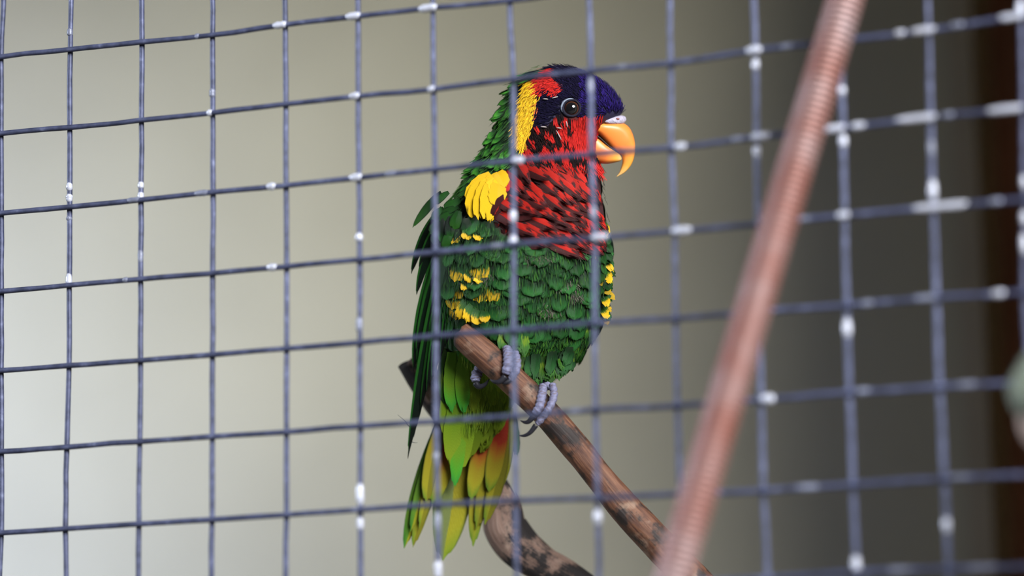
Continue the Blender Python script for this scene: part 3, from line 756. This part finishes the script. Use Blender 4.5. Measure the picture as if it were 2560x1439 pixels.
for nm, mt_, pl, n_, af, l0, l1, w0, w1, up_ in (
    ('belly_barbs', bm_g, Z_BELLY, 1500, dn, 12, 26, 1.2, 2.4, 7), ('belly_barbs', bm_l, Z_BELLY, 900, dn, 10, 22, 1.0, 2.0, 9),
    ('lower_belly_barbs', bm_g, Z_LOWER, 450, lambda x, y: 98, 12, 26, 1.2, 2.4, 7), ('lower_belly_barbs', bm_l, Z_LOWER, 600, lambda x, y: 98, 10, 24, 1.0, 2.2, 8),
    ('nape_barbs', bm_l, Z_NAPE, 260, lambda x, y: 142, 10, 22, 1.2, 2.2, 9), ('breast_barbs', bm_k, Z_BREAST, 500, lambda x, y: 47 - 27 * min(1, max(0, (y - 400) / 200)), 14, 30, 1.2, 2.6, 7),
    ('vent_barbs', bm_v, [(1104,880),(1230,880),(1280,960),(1280,1010),(1250,1050),(1150,1080),(1112,1030)], 600, lambda x, y: 92, 16, 34, 0.9, 1.8, 9),
    ('mantle_barbs', bm_l, [(1112,446),(1160,424),(1240,412),(1205,448),(1170,480),(1160,530),(1120,570),(1086,540),(1092,490)], 320, lambda x, y: 148, 12, 28, 1.2, 2.6, 9)):
    sliver_mesh(nm, mt_, barbs(pl, n_, af, l0, l1, w0, w1), up=up_)

# ------------------------------------------------------------------ head plumage (fine, joined per patch)
buckets = {k: [] for k in ('crown', 'violet', 'red', 'redblack', 'fyellow', 'orange')}
EYE = (1429, 271)
for front in (True, False):
    step = 3.2 if front else 8
    y = 166
    while y < 420:
        cx, a, b, wc = ring(y)
        x = cx - a * 0.985
        while x < cx + a * 0.985:
            q = (x + random.uniform(-3, 3), y + random.uniform(-3, 3))
            x += step
            z = zone(q[0] + random.gauss(0, 2.2), q[1] + random.gauss(0, 2.2))
            if z in ('crown', 'redpatch') and q[1] > 270 and random.random() < 0.6 and zone(q[0] + 2, q[1] + 11) == 'cheek': z = 'cheek'
            if math.hypot(q[0] - EYE[0], q[1] - EYE[1]) < 25 or inside([(1506, 288), (1530, 284), (1562, 288), (1572, 320), (1500, 330)], *q): continue
            dx, dy = q[0] - 1545, q[1] - 300
            ang = math.degrees(math.atan2(dy, dx))           # away from the beak
            if z == 'crown':
                a2 = ang % 360
                k = 'violet' if q[0] > 1455 and q[1] < 300 and random.random() < 0.85 else 'crown'
                buckets[k].append((q[0], q[1], a2 + random.gauss(0, 9), random.uniform(10, 16), random.uniform(2.0, 3.4), random.uniform(0.05, 0.18), front))
            elif z == 'redpatch':
                buckets['red'].append((q[0], q[1], 140 + random.gauss(0, 14), random.uniform(13, 22), random.uniform(2.4, 4.2), 0.15, front))
            elif z == 'yellow':
                k = 'orange' if (q[0] > 1334 and random.random() < 0.35) else 'fyellow'
                buckets[k].append((q[0], q[1], 115 + random.gauss(0, 14), random.uniform(14, 24), random.uniform(2.2, 4.0), random.uniform(0.08, 0.28), front))
            elif z == 'cheek':
                f = min(1, max(0, (1450 - q[0]) / 130))
                ang = 96 - 40 * f + random.gauss(0, 8)
                nz_ = noise.noise(Vector((q[0] * 0.045 - q[1] * 0.028, (q[0] * 0.02 + q[1] * 0.02), 4.2)))
                k = 'redblack' if (f > 0.12 or q[1] > 375) and nz_ > 0.16 - 0.22 * f else 'red'
                buckets[k].append((q[0], q[1], ang, random.uniform(16, 28), random.uniform(2.4, 4.4), random.uniform(0.05, 0.18), front))
        y += step
# chin tuft under the beak
for _ in range(90):
    buckets['red'].append((random.uniform(1470, 1500), random.uniform(398, 424), random.gauss(72, 12), random.uniform(20, 34), random.uniform(5, 8), random.uniform(0.1, 0.5), random.random() < 0.7))
for k, nm, lb in (('crown', 'crown_plumage', 'blue-black crown and ear feathers'), ('violet', 'forehead_plumage', 'deep violet forehead feathers'), ('red', 'cheek_plumage', 'bright red cheek and nape feathers'),
                  ('redblack', 'cheek_streaks', 'black streaks in the red cheek'), ('fyellow', 'neck_stripe', 'yellow stripe behind the cheek'), ('orange', 'stripe_fringe', 'orange fringe of the yellow stripe')):
    sliver_mesh(nm, M[k], buckets[k])['label'] = lb
# little pale pin feathers on the cheek
pin_m = plain('pin_feather', (0.36, 0.31, 0.30), 0.7)
for x, y, an, ln in ((1365,249,8,14),(1388,245,-14,15),(1360,318,6,15),(1397,320,8,13),(1396,338,62,26),(1416,310,78,16)):
    p, n = surf(x, y); d3 = RIGHT * math.cos(math.radians(an)) + DOWN * math.sin(math.radians(an)); t = (d3 - n * d3.dot(n)).normalized()
    o_ = p + n * 6 * U
    v_, f_, u_ = tube([o_ + t * (ln * U * s) for s in (-0.5, -0.2, 0.2, 0.5)], [0.6 * U, 1.5 * U, 1.7 * U, 0.6 * U], 8)
    link('pin_feather', mesh_from('pin_feather', v_, f_, (pin_m,), uvs=u_), bird)['label'] = 'pale pin feather'

# ------------------------------------------------------------------ wing
def covert(x0, y0, x1, y1, wd, w0, w1, mat='flightg', tip=0.1):
    long_feather('covert_feather', M[mat], (x0, y0, w0), ((x0 + x1) / 2 - 4, (y0 + y1) / 2, min(w0, w1) - 6), (x1, y1, w1), wd, tip=tip, nl=9, ragged=0.02, face=0.25)
FL = [ # root, bend, tip, width, material : outermost first
 ((1104,482,-34),(1070,512,-10),(1031,568,0),24,'flightg'),
 ((1106,520,-36),(1052,580,0),(1028,684,8),24,'flight'), ((1112,540,-44),(1070,590,-20),(1047,668,-10),20,'flight'), ((1108,560,-40),(1058,640,-6),(1041,736,4),25,'flight'),
 ((1110,580,-36),(1040,780,30),(1034,926,34),30,'flight'), ((1114,585,-40),(1050,770,22),(1044,930,26),26,'flight'), ((1118,590,-44),(1060,760,14),(1040,880,20),26,'flight'),
 ((1122,600,-50),(1066,830,6),(1019,1144,24),34,'flight'), ((1128,600,-56),(1078,840,0),(1034,1090,18),28,'flight'), ((1134,610,-66),(1084,810,-14),(1050,1030,6),28,'flight'),
 ((1138,605,-72),(1094,770,-30),(1066,980,-10),26,'flight'), ((1140,600,-78),(1100,760,-40),(1078,960,-18),26,'flight'), ((1146,600,-86),(1114,740,-60),(1088,930,-32),26,'flight'),
 ((1150,598,-92),(1126,730,-72),(1100,900,-46),25,'flight'), ((1154,596,-96),(1138,720,-82),(1112,870,-58),25,'flight'), ((1158,590,-100),(1148,700,-92),(1124,845,-70),24,'flight'), ((1160,590,-104),(1158,680,-100),(1146,790,-86),22,'flightg')]
for a, c, b, wd, k in FL:
    long_feather('flight_feather', M[k], a, c, b, wd, tip=0.55, face=0.35, ragged=0.012, widest=0.45, root=0.6, camber=0.2)
for q in ((1150,500,1108,523,26,-92,-72),(1146,517,1104,533,19,-94,-72),(1138,530,1096,550,23,-92,-66),(1104,550,1075,585,28,-66,-40),(1110,520,1080,548,24,-66,-42),
          (1148,527,1135,575,33,-108,-104),(1126,580,1112,625,29,-96,-82),(1100,572,1084,612,26,-70,-52),(1122,480,1086,508,20,-74,-50)):
    covert(*q)
covert(1128,540,1131,604,34,-100,-96,'mantle',0.6); covert(1112,546,1104,610,30,-84,-74,'mantle',0.6); covert(1150,560,1150,640,30,-106,-104,'mantle',0.4); covert(1166,545,1172,590,30,-116,-118,'belly')
# far wing seen past the flank
for a, c, b, wd in (((1506,560,30),(1530,600,20),(1530,652,18),15), ((1498,700,10),(1500,790,-10),(1464,878,-10),20), ((1504,740,20),(1508,800,10),(1482,850,6),22)):
    long_feather('flight_feather', M['flight'], a, c, b, wd, tip=0.6, ragged=0.02)
long_feather('flight_feather', M['flightg'], (1270,1000,90), (1288,1070,90), (1291,1138,90), 24, tip=0.2, label='pale green tip of the far wing')

# ------------------------------------------------------------------ tail
TL = [ # root, bend, tip, width, material
 ((1120,1020,92),(1060,1170,92),(1010,1372,96),44,'tailg',0.45), ((1126,1030,84),(1078,1180,84),(1032,1368,88),42,'tail',0.5),
 ((1116,1020,74),(1060,1180,76),(1026,1330,80),30,'tailg',0.4), ((1120,1030,66),(1082,1180,68),(1048,1322,72),30,'tail',0.35),
 ((1114,1030,50),(1072,1150,54),(1066,1256,58),38,'tail',0.3), ((1138,1040,58),(1118,1150,62),(1080,1262,66),50,'tailr',0.3),
 ((1150,1060,96),(1140,1220,98),(1106,1400,100),94,'tailc',0.5),
 ((1232,1040,92),(1200,1180,92),(1182,1366,94),48,'tailr',0.45), ((1246,1030,82),(1232,1170,82),(1190,1322,84),46,'tail',0.4),
 ((1262,1030,70),(1262,1150,72),(1212,1312,76),44,'tail',0.45), ((1274,1020,78),(1278,1130,80),(1226,1262,84),40,'tailg',0.5),
 ((1226,1050,56),(1196,1140,60),(1178,1250,66),44,'tailr',0.35), ((1262,1020,54),(1244,1130,58),(1222,1230,64),46,'tailr',0.4)]
for a, c, b, wd, k, tp in TL:
    a, c, b = ((q[0], q[1], q[2] - 12) for q in (a, c, b))
    long_feather('tail_feather', M[k], a, c, b, wd, tip=tp, ragged=0.008, widest=0.55, root=0.55, camber=0.12, face=-0.12)
for a, c, b, wd, k in (((1158,1010,-6),(1146,1110,8),(1137,1216,30),36,'lime'), ((1140,1000,-18),(1126,1070,0),(1132,1172,22),44,'vent'), ((1176,1000,-20),(1168,1080,4),(1152,1174,26),40,'vent'),
                       ((1206,1000,-18),(1200,1070,4),(1168,1150,30),36,'vent'), ((1232,985,-14),(1226,1050,8),(1190,1122,32),34,'vent'), ((1256,975,-8),(1250,1030,12),(1216,1096,30),32,'vent'), ((1270,970,0),(1268,1020,16),(1244,1068,30),28,'vent'),
                       ((1120,960,-20),(1112,1030,-4),(1118,1098,10),34,'vent'), ((1150,950,-30),(1140,1020,-14),(1140,1090,6),40,'lime'), ((1186,950,-30),(1178,1020,-12),(1166,1096,8),38,'vent'), ((1214,940,-26),(1208,1000,-8),(1192,1066,10),36,'vent'),
                       ((1130,880,-44),(1124,950,-34),(1130,1030,-18),36,'lime'), ((1160,880,-50),(1154,950,-40),(1160,1034,-22),38,'lime'), ((1112,870,-34),(1104,940,-26),(1112,1010,-12),30,'lower'), ((1190,910,-46),(1184,960,-38),(1184,1030,-20),36,'vent')):
    long_feather('undertail_covert', M[k], a, c, b, wd, tip=0.35, ragged=0.035, nl=12, nw=10, widest=0.55, root=0.6)
# belly fluff hanging over the feet
for i in range(26):
    x = 1306 + random.uniform(0, 118); y0 = random.uniform(852, 905); f = max(0, x - 1372)
    y1 = min(972, 940 + random.uniform(0, 28)) - f * 0.75
    long_feather('lower_belly_feather', M[random.choice(('lower', 'lower', 'belly'))], (x + 8, y0, -48), (x + 4, (y0 + y1) / 2, -104), (x + random.uniform(-8, 4), y1, -122 + f * 0.4), random.uniform(22, 36), tip=random.uniform(0.1, 0.5), ragged=0.10, nl=9, nw=10)
for i in range(12):
    x = 1246 + random.uniform(0, 66); y0 = random.uniform(790, 820)
    long_feather('lower_belly_feather', M[random.choice(('lower', 'belly'))], (x + 6, y0, -92), (x, y0 + 34, -128), (x + random.uniform(-6, 4), min(866 + (x - 1246) * 0.55, y0 + 70), -136), random.uniform(24, 36), tip=random.uniform(0.1, 0.5), ragged=0.10, nl=9, nw=10)
# yellow-spotted flank on the far side
for i in range(26):
    y = 548 + i * 9.2; e = 1522 + 18 * math.sin(math.pi * min(1, max(0, (y - 560) / 230)))
    long_feather('flank_feather', M['belly_y' if i % 5 in (0, 2, 3) and (i < 3 or i > 8) else 'belly'], (1496 + random.uniform(-4, 6), y, -10 - random.uniform(0, 40)), (1514, y + 14, -30 - random.uniform(0, 30)), (e + random.uniform(-14, 2), y + random.uniform(28, 42), -20 - random.uniform(0, 40)), random.uniform(17, 24), tip=0.2, ragged=0.06, nl=8, nw=8)
# yellow flank feathers beside the wing
for x0, y0, x1, y1, wd in ((1176,742,1147,796,34), (1188,752,1168,806,34), (1200,764,1192,812,32), (1212,770,1214,806,26), (1184,668,1172,706,32), (1200,672,1196,708,26), (1176,566,1170,598,34), (1196,566,1198,600,26), (1168,690,1160,726,20)):
    long_feather('flank_feather', M['belly_y'], (x0, y0, -84 - (x0 - 1150) * 0.5), ((x0 + x1) / 2 - 3, (y0 + y1) / 2, -116 - (x0 - 1150) * 0.5), (x1, y1, -122 - (x1 - 1150) * 0.5), wd, tip=0.15, ragged=0.07, nl=9, nw=10, label='green feather with yellow tip')
blk = plain('dark_bristle', (0.02, 0.02, 0.02), 0.6)
for a, c, b, r in (((1024,1066,18),(1010,1050,18),(994,1036,18),1.0), ((1030,1104,18),(1036,1106,18),(1044,1106,18),0.8)):
    v_, f_, u_ = tube([Vector(p) for p in catmull([tuple(B(*a)), tuple(B(*c)), tuple(B(*b))], 8)], [r * U * (1.2 - i * 0.12) for i in range(8)], 6)
    link('stray_barb', mesh_from('stray_barb', v_, f_, (blk,), uvs=u_), bird)

# ------------------------------------------------------------------ beak, cere, eye
beak_m, nt, bs = new_mat('orange_beak')
uv = node(nt, 'ShaderNodeUVMap'); sp = node(nt, 'ShaderNodeSeparateXYZ'); nt.links.new(uv.outputs[0], sp.inputs[0])
nz = node(nt, 'ShaderNodeTexNoise'); nz.inputs['Scale'].default_value = 7; nt.links.new(uv.outputs[0], nz.inputs[0])
c_ = ramp(nt, math_n(nt, 'ADD', sp.outputs[1], math_n(nt, 'MULTIPLY', math_n(nt, 'SUBTRACT', nz.outputs[0], 0.5), 0.15)),
          [(0.0, (0.88, 0.33, 0.04)), (0.12, (0.86, 0.25, 0.045)), (0.45, (0.88, 0.24, 0.05)), (0.66, (0.90, 0.34, 0.06)), (0.80, (0.85, 0.40, 0.06)), (1.0, (0.80, 0.55, 0.24))])
nt.links.new(c_, bs.inputs['Base Color']); bs.inputs['Roughness'].default_value = 0.33; bs.inputs['Specular IOR Level'].default_value = 0.45
bs.inputs['Subsurface Weight'].default_value = 0.12; bs.inputs['Subsurface Radius'].default_value = (0.003, 0.0015, 0.0006); bs.inputs['Subsurface Scale'].default_value = 0.4
def loft(name, st, mat, n=40, seg=28, sharp=0.0):
    """stations: (top x, top y, bottom x, bottom y, half depth)"""
    q = catmull([(a, b, c, d, e) for a, b, c, d, e in st], n)
    vs, fs, uv = [], [], []
    for i, (tx, ty, bx, by, hd) in enumerate(q):
        mx, my = (tx + bx) / 2, (ty + by) / 2; hx, hy = (tx - bx) / 2, (ty - by) / 2
        for k in range(seg):
            a = 2 * math.pi * k / seg
            ca, sa = math.cos(a), math.sin(a)
            ca = math.copysign(abs(ca) ** 0.72, ca); sa = math.copysign(abs(sa) ** 0.72, sa)
            vs.append(B(mx + hx * ca, my + hy * ca, max(hd, 0.3) * sa))
            uv.append((k / seg, i / (n - 1)))
    for i in range(n - 1):
        for k in range(seg):
            k2 = (k + 1) % seg; fs.append((i * seg + k, i * seg + k2, (i + 1) * seg + k2, (i + 1) * seg + k))
    fs.append(tuple(range(seg))); fs.append(tuple((n - 1) * seg + k for k in range(seg)))
    me = mesh_from(name, vs, fs, (mat,), uvs=uv)
    bm = bmesh.new(); bm.from_mesh(me); bmesh.ops.recalc_face_normals(bm, faces=bm.faces); bm.to_mesh(me); bm.free()
    return link(name, me, bird)
loft('upper_beak', [(1500,300,1482,330,44),(1522,304,1495,337,46),(1550,305,1514,357,41),(1571,316,1532,375,34),(1583,338,1546,383,29),(1588,364,1555,389,22),(1586,390,1556,403,16),(1578,412,1553,417,10),(1562,431,1548,431,6),(1541,443,1540,442,1)], beak_m)['label'] = 'hooked orange upper beak'
loft('lower_beak', [(1478,333,1474,406,38),(1495,336,1490,407,39),(1517,356,1515,410,36),(1536,372,1535,407,29),(1549,383,1549,403,18),(1554,391,1555,398,5)], beak_m)['label'] = 'orange lower beak'
gape_m = plain('mouth_lining', (0.02, 0.012, 0.012), 0.7)
loft('gape', [(1488,334,1486,340,39),(1500,341,1498,347,38),(1518,358,1516,363,34),(1536,374,1535,378,26),(1548,381,1547,386,14)], gape_m, n=16, seg=14)['label'] = 'dark line of the mouth'
cere_m = plain('cere_skin', (0.40, 0.37, 0.46), 0.8, 0, 0.2, 700, 0.5, 0.2)
ce = loft('cere', [(1508,301,1507,306,44),(1518,295,1517,311,48),(1535,290,1535,313,43),(1551,288,1553,312,33),(1561,290,1563,305,20),(1565,294,1566,300,6)], cere_m, n=22, seg=20)
ce['label'] = 'pale lilac cere'
def ellipsoid(name, c, r, mat, parent, ax=None, seg=20, rings=12):
    """c = world point; r = (right, down, depth) radii in metres"""
    vs, fs, uv = [], [], []
    for i in range(rings + 1):
        ph = math.pi * i / rings
        for k in range(seg):
            a = 2 * math.pi * k / seg
            vs.append(c + RIGHT * (r[0] * math.sin(ph) * math.cos(a)) + DOWN * (r[1] * math.sin(ph) * math.sin(a)) - FWD * (r[2] * math.cos(ph)))
            uv.append((k / seg, i / rings))
    for i in range(rings):
        for k in range(seg):
            k2 = (k + 1) % seg; fs.append((i * seg + k, (i + 1) * seg + k, (i + 1) * seg + k2, i * seg + k2))
    return link(name, mesh_from(name, vs, fs, (mat,), uvs=uv), parent)
ellipsoid('nostril', B(1544, 297, -37), (5 * U, 3 * U, 4 * U), plain('nostril_skin', (0.25, 0.10, 0.10), 0.6), ce)
ep, en = surf(*EYE)
eye_m, nt, bs = new_mat('eye')
uv = node(nt, 'ShaderNodeUVMap'); sp = node(nt, 'ShaderNodeSeparateXYZ'); nt.links.new(uv.outputs[0], sp.inputs[0])
nt.links.new(ramp(nt, sp.outputs[1], [(0.0, (0.004, 0.004, 0.005)), (0.255, (0.006, 0.006, 0.007)), (0.275, (0.025, 0.012, 0.008)), (0.33, (0.10, 0.032, 0.014)), (0.37, (0.03, 0.012, 0.008)), (0.40, (0.008, 0.007, 0.008)), (1.0, (0.01, 0.01, 0.01))]), bs.inputs['Base Color'])
bs.inputs['Roughness'].default_value = 0.05; bs.inputs['Coat Weight'].default_value = 1.0; bs.inputs['Coat Roughness'].default_value = 0.02
ec = B(EYE[0], EYE[1], 0) + (ep - B(EYE[0], EYE[1], 0)) * 1.0
eye = ellipsoid('eye', ec - FWD * (-6 * U), (19 * U, 19 * U, 17 * U), eye_m, bird, seg=32, rings=32)
eye['label'] = 'dark eye with a brown iris'
ring_m = plain('eye_ring_skin', (0.014, 0.014, 0.024), 0.7, 0, 0.2, 700, 0.2, 0.1)
pts = []
for k in range(40):
    a = 2 * math.pi * k / 40
    r = 21 + 1.5 * max(0, math.cos(a - math.pi))
    x, y = EYE[0] + r * math.cos(a), EYE[1] - 1 + r * 0.95 * math.sin(a)
    p, n = surf(x, y); pts.append(p + n * 2.0 * U)
vs, fs, uv = tube(pts + pts[:2], [(3.0 + 1.4 * max(0, math.cos(2 * math.pi * k / 40 - math.pi))) * U for k in range(42)], 10, caps=False)
link('eye_ring', mesh_from('eye_ring', vs, fs, (ring_m,), uvs=uv), bird)['label'] = 'dark bare skin around the eye'
lid_m = plain('pale_eyelid_skin', (0.22, 0.26, 0.33), 0.7, 0, 0.2, 700, 0.2, 0.15)
pts, rr = [], []
for k in range(25):
    a = math.radians(112 + 178 * k / 24); f = math.sin(math.pi * k / 24)
    r = 22.5 + 1.5 * f
    p, n = surf(EYE[0] + r * math.cos(a), EYE[1] - 1 + r * 0.95 * math.sin(a)); pts.append(p + n * 2.6 * U); rr.append((0.5 + 3.3 * f ** 0.8) * U)
vs, fs, uv = tube(pts, rr, 10)
link('eyelid', mesh_from('eyelid', vs, fs, (lid_m,), uvs=uv), bird)['label'] = 'pale grey-blue crescent of skin behind the eye'
lore = sliver_mesh('lores', M['crown'], [(random.uniform(1452, 1500), random.uniform(262, 292), random.gauss(190, 15), 14, 5, 0.1, True) for _ in range(160)])

# ------------------------------------------------------------------ feet
toe_m, nt, bs = new_mat('scaly_toe')
uv = node(nt, 'ShaderNodeUVMap'); vo = node(nt, 'ShaderNodeTexVoronoi'); mp = node(nt, 'ShaderNodeMapping'); mp.inputs['Scale'].default_value = (9, 260, 1)
nt.links.new(uv.outputs[0], mp.inputs[0]); nt.links.new(mp.outputs[0], vo.inputs['Vector']); vo.inputs['Scale'].default_value = 1
nt.links.new(ramp(nt, vo.outputs['Distance'], [(0.0, (0.24, 0.25, 0.40)), (0.5, (0.18, 0.185, 0.30)), (0.9, (0.14, 0.11, 0.13))]), bs.inputs['Base Color'])
bs.inputs['Roughness'].default_value = 0.6
bp = node(nt, 'ShaderNodeBump'); bp.inputs['Strength'].default_value = 0.4; bp.inputs['Distance'].default_value = 0.0004; bp.invert = True
nt.links.new(vo.outputs['Distance'], bp.inputs['Height']); nt.links.new(bp.outputs[0], bs.inputs['Normal'])
claw_m = plain('dark_claw', (0.018, 0.018, 0.024), 0.35, 0, 0.3, 400, 0, 0.3)
def toe(foot, path, nring, claw):
    n = nring * 6
    q = catmull([(*B(x, y, w), r * U) for x, y, w, r in path], n)
    vs, fs, uv = tube([Vector(p[:3]) for p in q], [p[3] * (1 + 0.10 * math.cos(2 * math.pi * i / 6)) * (1 if 0 < i < n - 1 else 0.7) for i, p in enumerate(q)], 16)
    o = link('toe', mesh_from('toe', vs, fs, (toe_m,), uvs=uv), foot)
    if claw:
        q = catmull([(*B(x, y, w), r * U) for x, y, w, r in claw], 14)
        vs, fs, uv = tube([Vector(p[:3]) for p in q], [p[3] for p in q], 12)
        link('claw', mesh_from('claw', vs, fs, (claw_m,), uvs=uv), foot)
def leg(path):
    q = catmull([(*B(x, y, w), r * U) for x, y, w, r in path], 14)
    vs, fs, uv = tube([Vector(p[:3]) for p in q], [p[3] for p in q], 16)
    return link('foot', mesh_from('foot', vs, fs, (toe_m,), uvs=uv), bird)
f1 = leg([(1310,840,-20,20),(1294,862,-80,13),(1277,880,-128,10)])
toe(f1, [(1266,870,-142,11),(1271,888,-164,12.5),(1271,910,-176,12.5),(1264,934,-174,11)], 6, [(1263,940,-174,8),(1250,953,-176,6.5),(1237,954,-174,5),(1225,948,-168,1.2)])
toe(f1, [(1288,880,-140,9),(1292,904,-160,10.5),(1289,928,-170,10),(1275,948,-168,8)], 6, [(1274,950,-168,7),(1262,956,-170,5.5),(1250,954,-166,2)])
toe(f1, [(1206,916,-96,11),(1196,926,-98,13),(1190,942,-102,13),(1190,954,-106,11)], 4, [(1189,957,-108,9),(1198,966,-114,7.5),(1212,961,-120,5),(1223,947,-124,1.2)])
f2 = leg([(1350,905,0,20),(1360,940,-60,13),(1370,966,-122,10)])
toe(f2, [(1358,964,-140,10.5),(1354,990,-166,11),(1349,1014,-176,10.5),(1336,1034,-176,9)], 7, [(1334,1040,-176,7.5),(1322,1053,-178,6),(1312,1055,-176,4),(1301,1051,-172,1)])
toe(f2, [(1381,960,-140,9),(1385,986,-162,9.5),(1377,1011,-174,9.5),(1361,1037,-178,9),(1342,1060,-174,8)], 8, [(1340,1062,-174,7),(1326,1080,-176,5.5),(1312,1088,-174,4),(1297,1088,-168,1)])
toe(f2, [(1352,950,-110,9),(1334,960,-100,10),(1326,974,-96,9)], 4, None)

bpy.context.view_layer.update()
